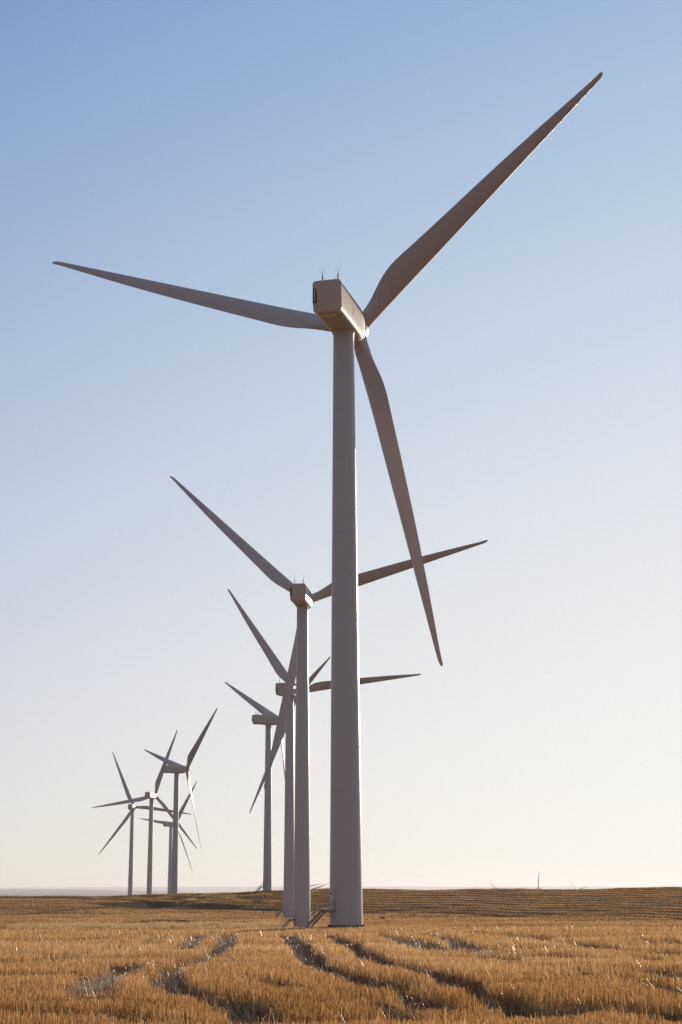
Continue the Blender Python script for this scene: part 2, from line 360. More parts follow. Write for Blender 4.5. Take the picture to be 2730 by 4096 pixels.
def make_ground():
    th = np.concatenate([np.linspace(-180, -30, 26)[:-1], np.linspace(-30, -15.5, 14)[:-1], np.linspace(-15.5, 15.5, 470)[:-1], np.linspace(15.5, 30, 14)[:-1], np.linspace(30, 180, 27)[:-1]])
    rr = np.concatenate([[0.5, 3, 7, 12, 15], np.arange(17, 85, 0.14), 85 * (450 / 85) ** np.linspace(0, 1, 330)[:-1], np.arange(450, 800, 0.7), 800 * (46000 / 800) ** np.linspace(0, 1, 200)])
    T, Rr = np.meshgrid(np.radians(th), rr)
    x = Rr * np.sin(T); y = Rr * np.cos(T)
    z = terrain(x, y)
    me = grid_mesh("ground", np.stack([x, y, z], -1), closed_u=True)
    smooth(me)
    _, u, d = base_h(x, y)
    s = row_coord(x, y, u, d)
    hill = sstep(s, 0, 3) * sstep(u, -0.05, 0.02) * (d < 1000)
    a = ((s + 1.2 + 6 * fbm(x, y, 70.0, 2, 33)) / 16.0) % 1.0
    rows = (1 - sstep(a, 0.22, 0.4)) * sstep(vnoise(x / 30, y / 8, 77), 0.2, 0.7)
    rows2 = (1 - sstep(((s / 5.3) % 1.0), 0.2, 0.4)) * 0.6
    D, S, _ = track_field(x, y)
    b = (s / 7.0) % 1.0
    marks = sstep(d, 300, 330) * (1 - sstep(d, 440, 470)) * sstep(u, 0.015, 0.03) * ((((x - 0.9 * (d - 380)) / 11.0) % 1.0) < 0.22)
    fld = sstep(d, 300, 380) * (1 - sstep(s, -6, 0)) * (1 - sstep(b, 0.12, 0.3)) * sstep(vnoise(x / 30, y / 7, 78), 0.3, 0.75)
    bank = sstep(s, -1.5, 0.5) * (1 - sstep(s, 4.0, 7.0)) * (u < 0.6) * (d < 1000)  # steep bank: bare soil, with the shade of its face put into the colour
    rmask = np.clip(np.maximum.reduce([hill * np.maximum(rows, rows2) * 0.65, D * 0.9, fld * 0.6, marks * 0.8, bank * 0.95 * np.where(u > -0.16, 1, 0.3)]), 0, 1)
    grass = sstep(s, -0.5, 1.0) * (1 - sstep(u, -0.06, -0.01)) * (d < 1000)
    farm = sstep(d, 900, 1600)
    col = np.stack([rmask, np.clip(grass * (1 - bank * 0.6), 0, 1), farm, np.ones_like(farm)], -1).reshape(-1, 4).astype(np.float32)
    ca = me.color_attributes.new("mask", 'FLOAT_COLOR', 'POINT'); ca.data.foreach_set("color", col.ravel())
    o = link("ground", me, mat=M_ground); tag(o, kind='structure'); return o
make_ground()

# ------------------------------------------------------------------ stalks
def stalks(name, x, y, h, wd, lean, mat, tint, label, cat, taper=0.55, zoff=-0.01, ldir=None, seed=3):
    g = np.random.default_rng(seed); n = len(x)
    z = terrain(x, y) + zoff
    a = g.uniform(0, np.pi, n); ca, sa = np.cos(a) * wd / 2, np.sin(a) * wd / 2
    la = g.uniform(0, 2 * np.pi, n) if ldir is None else ldir
    k = np.sin(lean) * h; hz = np.cos(lean) * h
    tx, ty = x + np.cos(la) * k, y + np.sin(la) * k
    V = np.empty((n, 4, 3), np.float32)
    V[:, 0] = np.stack([x - ca, y - sa, z], -1); V[:, 1] = np.stack([x + ca, y + sa, z], -1)
    V[:, 2] = np.stack([tx + ca * taper, ty + sa * taper, z + hz], -1); V[:, 3] = np.stack([tx - ca * taper, ty - sa * taper, z + hz], -1)
    me = bpy.data.meshes.new(name); fast(me, V.reshape(-1, 3), np.arange(4 * n).reshape(n, 4))
    at = me.attributes.new("tint", 'FLOAT', 'POINT'); at.data.foreach_set("value", np.repeat(np.clip(tint, 0, 1), 4).astype(np.float32))
    o = link(name, me, mat=mat); tag(o, label, cat, kind='stuff'); return o
def wedge(n, y0, y1, half, g, power=1.0):
    # uniform density over the wedge area |x| < half * y
    t = g.uniform(0, 1, n); y = np.sqrt(y0 ** 2 + t * (y1 ** 2 - y0 ** 2)); u = g.uniform(-half, half, n)
    return u * y, y
def area(y0, y1, half): return half * (y1 ** 2 - y0 ** 2)

def foreground():
    g = np.random.default_rng(11); X, Y, Wd = [], [], []
    for y0, y1, dens, wd in ((17, 30, 400, 0.0080), (30, 45, 300, 0.0095), (45, 60, 200, 0.0125), (60, 90, 95, 0.02), (90, 150, 18, 0.035), (150, 240, 9, 0.05)):
        n = int(area(y0, y1, 0.38) * dens); x, y = wedge(n, y0, y1, 0.38, g)
        X.append(x); Y.append(y); Wd.append(np.full(n, wd))
    x = np.concatenate(X); y = np.concatenate(Y); wd = np.concatenate(Wd)
    # drilled rows: pull stalks onto gently curving rows 0.3 m apart
    v = x * 0.42 + y * 0.9 + fbm(x, y, 14.0, 2, 41) * 1.2; row = 0.30
    off = (np.round(v / row) * row - v) * 0.9 * (y < 60); x = x + off * 0.42; y = y + off * 0.9
    D, S, _ = track_field(x, y)
    n = len(x)
    hv = 0.178 * (1 + 0.20 * fbm(x, y, 3.0, 3, 51) + 0.10 * fbm(x, y, 12.0, 2, 52)) * g.normal(1, 0.12, n).clip(0.6, 1.5)
    hv = hv * (1 + 0.40 * fbm(x / 3.5, y, 1.6, 2, 55)) * (1 - 0.82 * D)
    hv = np.where(g.uniform(0, 1, n) < 0.012, hv * g.uniform(1.3, 1.9, n), hv)
    keep = g.uniform(0, 1, n) > D * 0.55
    lean = np.abs(g.normal(0.0, 0.13, n)) + 0.8 * S * g.uniform(0, 1, n) + 0.5 * (g.uniform(0, 1, n) < 0.09)
    tint = 0.48 + 0.36 * g.normal(0, 0.6, n) + 0.26 * fbm(x / 2.5, y, 1.6, 3, 61) + 0.25 * fbm(x, y, 25.0, 2, 62)
    lit = (g.uniform(0, 1, n) < 0.25)
    k = keep & (S < 0.02) | (keep & (g.uniform(0, 1, n) > S * 0.5))
    stalks("stubble", x[k], y[k], hv[k], wd[k] * g.uniform(0.7, 1.3, k.sum()), lean[k], M_stub, tint[k],
           "golden brown cut wheat stubble standing across the foreground field", "stubble", taper=0.75)
    # flattened shiny straw in the wheel tracks and sprinkled through the stand
    n = 600000; x, y = wedge(n, 17, 75, 0.36, g); D, S, _ = track_field(x, y)
    k = g.uniform(0, 1, n) < np.maximum(S * 1.0, 0.012 + 0.03 * (fbm(x, y, 6.0, 2, 71) > 0.2)); x, y, D, S = x[k], y[k], D[k], S[k]; n = len(x)
    up = np.where(S > 0.3, 0.0, 0.10)
    sc = np.clip(y / 30, 0.8, 2.2)
    stalks("straw", x, y, g.uniform(0.10, 0.26, n), 0.0048 * sc * g.uniform(0.7, 1.3, n), g.uniform(0.35, 1.25, n), M_flat, np.where(g.uniform(0, 1, n) < 0.5, g.uniform(0.0, 0.3, n), g.uniform(0.5, 1.0, n)),
           "pale shiny flattened straw lying in the curving wheel tracks", "straw", taper=0.8, zoff=up, seed=5,
           ldir=g.normal(2.2, 0.9, n))
foreground()

def around():
    g = np.random.default_rng(17); n = 420000
    x = g.uniform(-190, 190, n); y = g.uniform(-170, 330, n)
    k = (np.abs(x) > 0.37 * y) & (np.hypot(x, y) > 30); x, y = x[k], y[k]; n = len(x)
    stalks("surrounding_stubble", x, y, 0.24 * g.normal(1, 0.15, n).clip(0.5, 1.5), 0.22 * g.uniform(0.6, 1.4, n) * np.clip(np.hypot(x, y) / 90, 0.35, 1), np.abs(g.normal(0, 0.2, n)), M_stub,
           0.5 + 0.2 * g.normal(0, 1, n), "golden stubble of the fields around and behind the viewpoint", "stubble", taper=0.7, seed=19)
around()

def midfield():
    g = np.random.default_rng(21)
    # field in the valley and up the right-hand hill
    n = int(area(240, 800, 0.40) * 2.5); x, y = wedge(n, 240, 800, 0.40, g)
    _, u, d = base_h(x, y); s = row_coord(x, y, u, d)
    hillr = (s > 0) & (u > -0.03); left = (s > -1) & (u <= -0.03)
    a = ((s + 1.2 + 6 * fbm(x, y, 70.0, 2, 33)) / 16.0) % 1.0
    short = hillr & (a < 0.32) & (vnoise(x / 22, y / 6, 77) > 0.3)
    b = (s / 7.0) % 1.0; short |= (s < -6) & (d > 330) & (b < 0.22) & (vnoise(x / 30, y / 7, 78) > 0.45)
    mk = (d > 300) & (d < 450) & (u > 0.02) & ((((x - 0.9 * (d - 380)) / 11.0) % 1.0) < 0.22); short |= mk
    n = len(x)
    h = 0.24 * g.normal(1, 0.15, n).clip(0.5, 1.6) * np.where(short, 0.3, 1.0) * (1 + 0.4 * fbm(x, y, 9.0, 2, 5))
    k = ~left & (y < crestY(u) + 8) & ~(short & (g.uniform(0, 1, n) < 0.8)) & ~(hillr & (s < 6) & (g.uniform(0, 1, n) < 0.7))
    tint = 0.42 + 0.18 * g.normal(0, 1, n) + 0.25 * fbm(x, y, 20.0, 3, 62) - 0.15 * short - 0.12 * hillr
    stalks("valley_stubble", x[k], y[k], h[k], 0.16 * g.uniform(0.6, 1.4, k.sum()), np.abs(g.normal(0, 0.2, k.sum())), M_stub, tint[k],
           "thin brown stubble rows on the valley floor and right hillside", "stubble", taper=0.7, seed=9)
    # uncut grass on the left hill around the fourth tower and on the bank
    n = 290000; y = g.uniform(636, 790, n); u0 = g.uniform(-0.40, -0.005, n); x = u0 * y
    _, u, d = base_h(x, y); s = row_coord(x, y, u, d)
    cl = fbm(x, y, 7.0, 3, 91)
    k = (s > 4.5) & (y < crestY(u) + 6) & (g.uniform(0, 1, n) < 0.55 + 0.9 * cl); x, y, s, cl = x[k], y[k], s[k], cl[k]; n = len(x)
    stalks("hill_grass", x, y, g.uniform(0.25, 0.65, n) * (1 + 0.7 * cl), 0.22 * g.uniform(0.5, 1.5, n), np.abs(g.normal(0, 0.25, n)), M_hillg,
           0.42 + 1.0 * cl + 0.15 * g.normal(0, 1, n), "rough brown grass covering the left hill below the far towers", "grass", taper=0.35, seed=13)
    # taller pale grass in the strip beyond the field edge
    n = 60000; u0 = -0.205 + 0.19 * g.beta(1.7, 1.9, n); y = 424 + g.normal(0, 10, n); x = u0 * y
    k = g.uniform(0, 1, n) < 0.35 + 0.9 * vnoise(x / 6, y / 4, 95); x, y = x[k], y[k]; n = len(x)
    cl = vnoise(x / 3, y / 3, 96)
    stalks("dry_grass", x, y, g.uniform(0.6, 1.25, n) * (0.5 + 0.8 * cl), 0.10 * g.uniform(0.5, 1.5, n), np.abs(g.normal(0, 0.25, n)), M_dry,
           0.5 + 0.2 * g.normal(0, 1, n), "tall pale dry grass strip beyond the near field edge", "grass", taper=0.25, seed=15)
midfield()

# ------------------------------------------------------------------ turbine meshes
HT, HUB, OH, RB, TILT = 78.2, 80.0, 6.98, 48.41, R(5)
def tower_mesh():
    n = 96; zs, rs = [], []
    def rad(z): return 2.075 + (1.38 - 2.075) * (z / HT) ** 0.97
    cans = [i * 2.78 for i in range(1, 28)]
    zs.append(-0.6); rs.append(2.075)
    pts = [(0, 2.075)]
    for c in cans:
        big = any(abs(c - q) < 1.4 for q in (22.2, 50.0))
        e = 0.012 if big else 0.005; hgt = 0.05 if big else 0.02
        pts += [(c - hgt - 0.10, rad(c - hgt - .1)), (c - hgt - 0.02, rad(c - hgt - .02)), (c - hgt, rad(c) + e), (c + hgt, rad(c) + e), (c + hgt + 0.02, rad(c + hgt + .02)), (c + hgt + 0.10, rad(c + hgt + .1))]
    pts += [(HT - 0.35, rad(HT)), (HT - 0.30, rad(HT) + 0.05), (HT - 0.05, rad(HT) + 0.05), (HT + 0.3, rad(HT) + 0.05)]
    for z, r in pts: zs.append(z); rs.append(r)
    t = np.linspace(0, 2 * np.pi, n, endpoint=False)
    P = np.stack([np.outer(rs, np.cos(t)), np.outer(rs, np.sin(t)), np.outer(zs, np.ones(n))], -1)
    me = grid_mesh("tower", P, closed_u=True); smooth(me); me.materials.append(M_tower); return me
def foundation_mesh():
    b = MB(); n = 56
    x = bmesh.ops.create_cone(b.bm, cap_ends=True, segments=72, radius1=2.36, radius2=2.36, depth=0.9)
    bmesh.ops.translate(b.bm, vec=(0, 0, -0.40), verts=x['verts'])
    return b.mesh("foundation", M_conc)
def bolts_mesh():
    b = MB()
    for i in range(64):
        a = 2 * math.pi * i / 64; c, s = math.cos(a), math.sin(a)
        b.bar((2.24 * c, 2.24 * s, 0.02), (2.24 * c, 2.24 * s, 0.36), 0.045, 6)
    return b.mesh("bolt_ring", M_bolt)
def flange_mesh():
    b = MB(); a = bmesh.ops.create_cone(b.bm, cap_ends=True, segments=72, radius1=2.33, radius2=2.33, depth=0.10)
    bmesh.ops.translate(b.bm, vec=(0, 0, 0.11), verts=a['verts']); return b.mesh("base_flange", M_bolt)
DOORA = math.radians(212)      # outward direction of the door in plan (towards the camera's left)
DZ = 2.25
DM = Matrix.Rotation(DOORA, 4, 'Z')    # local +x is outward
def arch(wd, hh, n=10):
    r = wd / 2; pts = [(-r, 0), (r, 0)]
    return pts + [(r * math.cos(t), hh - r + r * math.sin(t)) for t in np.linspace(0, math.pi, n)]
def door_meshes():
    fr = MB(); T = DM @ Matrix(((0, 0, 0.34, 1.84), (1, 0, 0, 0), (0, 1, 0, DZ), (0, 0, 0, 1)))
    fr.prism(arch(1.12, 2.62), T); frame = fr.mesh("door_frame", M_door)
    d = MB(); T = DM @ Matrix(((0, 0, 0.05, 2.17), (1, 0, 0, 0), (0, 1, 0, DZ + 0.06), (0, 0, 0, 1)))
    d.prism(arch(0.92, 2.46), T); door = d.mesh("door", M_dpan)
    vents = []
    for z0 in (0.45, 1.75):
        v = MB(); v.prism([(-0.02, -0.02), (0.005, -0.02), (0.005, 0.36), (-0.02, 0.36)], DM @ Matrix.Translation((2.222, 0, DZ + z0)) @ Matrix(((1, 0, 0, 0), (0, 0, 0.54, -0.27), (0, 1, 0, 0), (0, 0, 0, 1))))
        for k in range(6):
            M = DM @ Matrix.Translation((2.235, 0, DZ + z0 + 0.06 * k)); v.prism([(-0.015, -0.02), (0.015, -0.02), (0.015, 0.02), (-0.015, 0.02)], M @ Matrix.Rotation(0, 4, 'X') @ Matrix(((1, 0, 0, 0), (0, 0, 0.5, -0.25), (0, 1, 0, 0), (0, 0, 0, 1))))
        vents.append(v.mesh("louvre", M_steel))
    h = MB(); p = [DM @ Vector(q) for q in ((2.22, -0.33, DZ + 1.2), (2.30, -0.33, DZ + 1.2), (2.30, -0.33, DZ + 1.42), (2.22, -0.33, DZ + 1.42))]
    for a, b in zip(p[:-1], p[1:]): h.bar(a, b, 0.018, 6)
    handle = h.mesh("handle", M_dark)
    return frame, door, vents, handle
def stairs_meshes():
    out = {}
    x0, x1 = 3.25, 6.0; zt = DZ - 0.05
    def P(x, y, z): return DM @ Vector((x, y, z))
    b = MB(); b.prism([(0, -0.62), (1.35, -0.62), (1.35, 0.62), (0, 0.62)], DM @ Matrix.Translation((1.9, 0, zt - 0.06)) @ Matrix.Diagonal((1, 1, 0.06, 1)))
    out['platform'] = b.mesh("platform", M_steel)
    b = MB()
    for sy in (-0.62, 0.62):
        b.prism([(1.9, zt - 0.36), (3.35, zt - 0.36), (3.25, zt - 0.005), (1.9, zt - 0.005)], DM @ Matrix(((1, 0, 0, 0), (0, 0, 0.03, sy), (0, 1, 0, 0), (0, 0, 0, 1))))
        b.bar(P(1.95, sy * 0.8, zt - 1.0), P(2.9, sy, zt - 0.3), 0.04, 6)
    out['platform_frame'] = b.mesh("platform_frame", M_rust)
    b = MB()
    for sy in (-0.50, 0.47):
        b.prism([(3.25, zt - 0.33), (x1 - 0.38, -0.25), (x1, -0.25), (3.30, zt - 0.0)], DM @ Matrix(((1, 0, 0, 0), (0, 0, 0.035, sy), (0, 1, 0, 0), (0, 0, 0, 1))))
    out['stringer'] = b.mesh("stringer", M_rust)
    tr = []
    for k in range(1, 11):
        f = k / 11; x = 3.15 + (x1 - 3.25) * f; z = zt * (1 - f) - 0.02
        t = MB(); t.prism([(0, -0.46), (0.24, -0.46), (0.24, 0.46), (0, 0.46)], DM @ Matrix.Translation((x, 0, z)) @ Matrix.Diagonal((1, 1, 0.035, 1)))
        tr.append(t.mesh("tread", M_steel))
    out['treads'] = tr
    rails = []
    for sy in (-0.62, 0.62):
        b = MB()
        for hh in (1.05, 0.55):
            b.bar(P(2.15, sy, zt + hh), P(3.3, sy, zt + hh), 0.042, 6); b.bar(P(3.3, sy, zt + hh), P(x1 - 0.1, sy, hh), 0.042, 6)
        for x, z0 in ((2.15, zt - 0.1), (3.3, zt - 0.1), (4.2, zt - zt * 0.345), (5.1, zt - zt * 0.67), (x1 - 0.1, 0)):
            zz = zt if x <= 3.3 else zt * (1 - (x - 3.3) / (x1 - 0.1 - 3.3))
            b.bar(P(x, sy, min(z0, zz) - 0.1), P(x, sy, zz + 1.06), 0.04, 6)
        rails.append(b.mesh("handrail", M_steel))
    out['handrails'] = rails
    return out

def rrect(wd, ht, rt, rb, cz, n=6, ins=0.0):
    """rounded rectangle outline in (x,z), top radius rt, bottom radius rb"""
    pts = []
    for sx, sz, r, a0 in ((1, -1, rb, -90), (1, 1, rt, 0), (-1, 1, rt, 90), (-1, -1, rb, 180)):
        cx = sx * (wd / 2 - r); czz = cz + sz * (ht / 2 - r)
        for k in range(n + 1):
            a = math.radians(a0 + 90 * k / n); pts.append((cx + r * math.cos(a), czz + r * math.sin(a)))
    return pts
NB, NT = HT - 0.55, 82.05     # nacelle bottom / top above tower foot
def nacelle_mesh():
    # local y along the axis (rear negative), origin on the tower axis at z = 0 of the turbine
    secs = []
    H = NT - NB; cz = (NT + NB) / 2
    #        y     width height  cz-shift  rt   rb   rear slant
    for y, wd, ht, dz, rt, rb, sl in ((-8.44, 3.3, H - .5, 0.0, .35, .4, .5), (-8.43, 3.55, H - .28, 0.0, .40, .5, .5), (-8.36, 3.72, H - .14, 0.0, .46, .58, .5), (-8.25, 3.83, H - .05, 0.0, .5, .64, .5), (-8.12, 3.895, H - .005, 0.0, .5, .67, .5), (-8.05, 3.9, H, 0.0, .6, .85, .5), (-7.9, 3.9, H, 0.0, .6, .85, .5),
                                      (-6.0, 3.9, H, 0, .6, .85, .2), (-3.0, 3.9, H, 0, .6, .85, 0), (0.0, 3.9, H, 0, .6, .85, 0), (2.0, 3.9, H, 0, .6, .85, 0), (3.2, 3.85, H - .1, -.05, .6, 1.0, 0),
                                      (4.6, 3.6, H - .6, -.1, .8, 1.15, 0), (5.3, 3.3, H - 1.0, 0.05, 1.0, 1.25, 0), (5.45, 3.0, H - 1.3, .1, 1.1, 1.2, 0)):
        pts = rrect(wd, ht, rt, rb, cz + dz)
        secs.append([(x, y - sl * (z - cz) / H + 0.0, z) for x, z in pts])
    P = np.array(secs); me0 = grid_mesh("nacelle", P, closed_u=True)
    bm = bmesh.new(); bm.from_mesh(me0); bm.verts.ensure_lookup_table(); nc = P.shape[1]
    bm.faces.new([bm.verts[i] for i in range(nc)][::-1]); L = (P.shape[0] - 1) * nc
    bm.faces.new([bm.verts[L + i] for i in range(nc)])
    bmesh.ops.recalc_face_normals(bm, faces=bm.faces); me = bpy.data.meshes.new("nacelle"); bm.to_mesh(me); bm.free()
    smooth(me); me.materials.append(M_nac); return me
def nacelle_parts():
    o = []
    cz = (NT + NB) / 2
    b = MB(); b.box((0, -8.455, cz - 1.05), (3.2, 0.02, 0.02)); b.box((-1.25, -8.30 - 0.22, cz + 0.2), (0.02, 0.02, 2.4)); o.append(b)
    v = MB()    # tall cooling grille on the left rear corner
    v.box((-1.66, -8.31, cz + 0.20), (0.50, 0.62, 1.95), rz=0.35)
    grille = v.mesh("cooling_grille", M_dark)
    s = MB()
    for k in range(1): s.box((-1.60, -8.625, cz + 0.20), (0.10, 0.05, 1.70), rz=0.35)
    slat = s.mesh("grille_bar", M_nac2)
    u = MB(); u.box((-0.1, -7.1, NB - 0.06), (2.1, 0.75, 0.20), bevel=0.04); under = u.mesh("underside_cover", M_nac2)
    e = MB(); e.box((0.2, -5.0, NB - 0.02), (1.5, 1.0, 0.07), bevel=0.02); crane = e.mesh("service_hatch", M_nac)
    h = MB(); h.box((1.96, -1.9, cz - 0.05), (0.05, 0.55, 0.85), bevel=0.01); side = h.mesh("side_vent", M_steel)
    st = MB(); st.box((1.955, -1.6, cz - 0.62), (0.02, 12.5, 0.02)); st.box((-1.955, -1.6, cz - 0.62), (0.02, 12.5, 0.02)); seam = st.mesh("panel_seam", M_steel)
    cl = MB(); cl.bar((0, 0, HT - 0.70), (0, 0, HT - 0.50), 1.50, 48); yaw = cl.mesh("yaw_collar", M_nac, True)
    masts = []
    for sx in (-1.0, 1.15):
        m = MB(); x = sx; y = -6.9; zt = NT
        m.bar((x, y, zt - 0.1), (x, y, zt + 1.35), 0.075, 8); m.bar((x, y, zt + 1.35), (x, y, zt + 2.0), 0.028, 6)
        m.bar((x, y, zt + 1.15), (x * 0.05, y, zt + 0.0), 0.02, 6); m.box((x, y, zt + 0.6), (0.14, 0.14, 0.14))
        masts.append(m.mesh("anemometer_mast", M_dark))
    rings = []
    for sx in (-1.0, 1.15):
        m = MB(); k = 28
        for i in range(k):
            a, c = 2 * math.pi * i / k, 2 * math.pi * (i + 1) / k; rr = 0.37
            m.bar((sx + rr * math.cos(a), -6.9, NT + 2.0 + rr * math.sin(a)), (sx + rr * math.cos(c), -6.9, NT + 2.0 + rr * math.sin(c)), 0.013, 5)
        rings.append(m.mesh("sensor_ring", M_steel))
    bl = MB(); bl.bar((0.9, -3.5, NT - 0.05), (0.9, -3.5, NT + 0.25), 0.16, 12); bl.bar((0.9, -3.5, NT + 0.25), (0.9, -3.5, NT + 0.5), 0.13, 12, 0.08); beacon = bl.mesh("beacon", M_lamp)
    return dict(grille=grille, slat=slat, under=under, crane=crane, side=side, seam=seam, yaw=yaw, masts=masts, rings=rings, beacon=beacon)
def hub_mesh():
    # local: y along rotor axis, origin at hub centre
    ys = [-1.6, -1.55, -1.0, 0.0, 0.9, 1.4, 1.8, 2.1, 2.28, 2.34]; rs = [1.2, 1.55, 1.66, 1.70, 1.55, 1.3, .95, .55, .25, .02]
    t = np.linspace(0, 2 * np.pi, 48, endpoint=False)
    P = np.stack([np.outer(rs, np.cos(t)), np.outer(ys, np.ones(48)), np.outer(rs, np.sin(t))], -1)
    me = grid_mesh("hub", P, closed_u=True); bm = bmesh.new(); bm.from_mesh(me); bm.verts.ensure_lookup_table()
    bm.faces.new([bm.verts[i] for i in range(48)]); bmesh.ops.recalc_face_normals(bm, faces=bm.faces); bm.to_mesh(me); bm.free()
    smooth(me); me.materials.append(M_nac); return me
def blade_mesh():
    # local: z radial, x tangential (clockwise from behind = leading edge side), y along the axis away from tower
    rk = [1.0, 1.9, 2.0, 2.1, 3.0, 4.5, 6.5, 8.5, 10.5, 14, 20, 27, 33, 38, 43, 46.5, 47.6, 48.1, 48.35, RB]
    ck = [2.1, 2.1, 2.25, 2.12, 2.15, 2.6, 3.35, 3.85, 3.88, 3.5, 3.0, 2.5, 2.02, 1.58, 1.08, .74, .66, .52, .34, .10]
    tk = [1.0, 1.0, 1.0, 1.0, .98, .72, .46, .36, .31, .27, .24, .21, .19, .18, .17, .16, .15, .15, .15, .15]
    bk = [44, 44, 44, 44, 44, 44, 43, 42, 40, 37, 33, 30.5, 29, 28, 27.2, 27, 27, 27, 27, 27]
    fr = np.linspace(-10, 60, 701); ker = np.exp(-(np.arange(-25, 26) / 11.0) ** 2); ker /= ker.sum()
    sm = lambda v: np.convolve(np.interp(fr, rk, v), ker, 'same')        # round off the corners of the plan form
    cs, ts, bs = sm(ck), sm(tk), sm(bk)
    rs = np.unique(np.concatenate([[1.0, 1.9], np.linspace(2, 46.5, 90), rk[-5:]])); n = 36; secs = []
    for r in rs:
        q_ = r < 44; c = np.interp(r, fr, cs) if q_ else np.interp(r, rk, ck); th = np.interp(r, fr, ts) if q_ else np.interp(r, rk, tk); be = math.radians(np.interp(r, fr, bs) if q_ else np.interp(r, rk, bk)); blend = float(sstep(np.array(r), 2.6, 8.5))
        le = 1.05 + (0.30 - 1.05) * max(0, (r - 2)) / (RB - 2)      # straight leading edge
        if r > 47.3: le -= 0.30 * ((r - 47.3) / (RB - 47.3)) ** 2
        pts = []
        for k in range(n):
            a = 2 * math.pi * k / n
            xc = 0.5 * (1 + math.cos(a)); sgn = 1 if math.sin(a) >= 0 else -1      # xc 1 = LE side
            q = 1 - xc        # distance from LE
            ya = sgn * th * c * 5 * (0.2969 * math.sqrt(max(q, 0)) - 0.126 * q - 0.3516 * q * q + 0.2843 * q ** 3 - 0.1036 * q ** 4) * 0.98
            ya += 0.025 * c * math.sin(math.pi * q) * -1
            yc = math.sin(a) * c * th / 2
            y = ya * blend + yc * (1 - blend)
            x = le - c * q
            pts.append((x * math.cos(be) - y * math.sin(be), x * math.sin(be) + y * math.cos(be), r))
        secs.append(pts)
    P = np.array(secs)
    # slight coning-free prebend towards upwind
    me = grid_mesh("blade", P, closed_u=True); bm = bmesh.new(); bm.from_mesh(me); bm.verts.ensure_lookup_table()
    bm.faces.new([bm.verts[i] for i in range(n)]); L = (len(rs) - 1) * n; bm.faces.new([bm.verts[L + i] for i in range(n)])
    bmesh.ops.recalc_face_normals(bm, faces=bm.faces); bm.to_mesh(me); bm.free()
    smooth(me); me.materials.append(M_blade); return me

ME = dict(tower=tower_mesh(), found=foundation_mesh(), bolts=bolts_mesh(), flange=flange_mesh(), nac=nacelle_mesh(), hub=hub_mesh(), blade=blade_mesh())
NP = nacelle_parts(); DRM = door_meshes(); SM = stairs_meshes()
def turbine(X, Y, zb, yaw, ph, label, group, full=True):
    root = empty("wind_turbine", (X, Y, zb)); tag(root, label, "wind turbine", group)
    tw = link("tower", ME['tower'], root)
    if full:
        link("foundation", ME['found'], root); link("base_flange", ME['flange'], root); link("bolt_ring", ME['bolts'], root)
        fr = link("door_frame", DRM[0], tw); dr = link("door", DRM[1], root); [link("louvre", v, dr) for v in DRM[2]]; link("handle", DRM[3], dr)
        st = link("staircase", SM['stringer'], root)
        link("platform", SM['platform'], st); link("platform_frame", SM['platform_frame'], st)
        for t in SM['treads']: link("tread", t, st)
        for t in SM['handrails']: link("handrail", t, st)
    yr = -R(yaw); Ry = Matrix.Rotation(yr, 4, 'Z')
    nc = link("nacelle", ME['nac'], root); nc.matrix_basis = Ry
    link("yaw_collar", NP['yaw'], nc)
    for k, nm in (('grille', 'cooling_grille'), ('slat', 'grille_bar'), ('under', 'underside_cover'), ('crane', 'service_hatch'), ('side', 'side_vent'), ('seam', 'panel_seam'), ('beacon', 'beacon')):
        link(nm, NP[k], nc)
    for m in NP['masts']: link("anemometer_mast", m, nc)
    for m in NP['rings']: link("sensor_ring", m, nc)
    Mr = Ry @ Matrix.Translation((0, 0, HUB)) @ Matrix.Rotation(TILT, 4, 'X') @ Matrix.Translation((0, OH, 0))
    hb = link("hub", ME['hub'], root); hb.matrix_basis = Mr
    for k in range(3):
        b = link("blade", ME['blade'], root); b.matrix_basis = Mr @ Matrix.Rotation(R(ph + 120 * k), 4, 'Y')
    return root
LAB = {'T1': "largest and nearest white wind turbine, towering over the stubble, black bolts round its foot",
       'T2': "second nearest wind turbine, standing just left of the largest tower, its stairs rising beside it",
       'T3': "third wind turbine, its tower half hidden behind the second one, right blade almost level",
       'T4': "wind turbine on the grassy hill crest with stairs against the sky, nacelle seen side-on",
       'C': "tallest of the four left turbines, side-on nacelle and a blade pointing up right",
       'B': "left-hand distant turbine with a cream boxy nacelle and one blade pointing left",
       'A': "leftmost distant wind turbine, one blade pointing up and one down to the left",
       'D': "smallest of the four left turbines, its tower partly hidden behind the tallest of them"}
for k, X, Y, zb, yaw, ph in TURB:
    turbine(X, Y, zb, yaw, ph, LAB[k], "wind turbines standing in rows across the fields", full=k in ('T1', 'T2', 'T3', 'T4'))
FL = {'F1': "far turbine behind the right hill, one blade pointing straight up above the crest",
      'F2': "far turbine behind the hill, two blade tips in a V left of the upright blade",
      'F3': "rightmost far turbine behind the hill crest, two faint blade tips showing",
      'F4': "faintest far turbine, one short blade tip above the crest nearest the big tower",
      'F5': "far turbine hidden behind the second tower, its upper shorter blade tip poking out",
      'F6': "far turbine hidden behind the second tower, its lower longer blade tip poking out"}
for k, X, Y, zb, yaw, ph in FAR:
    turbine(X, Y, zb, yaw, ph, FL[k], "distant turbines behind the hill crest", full=False)

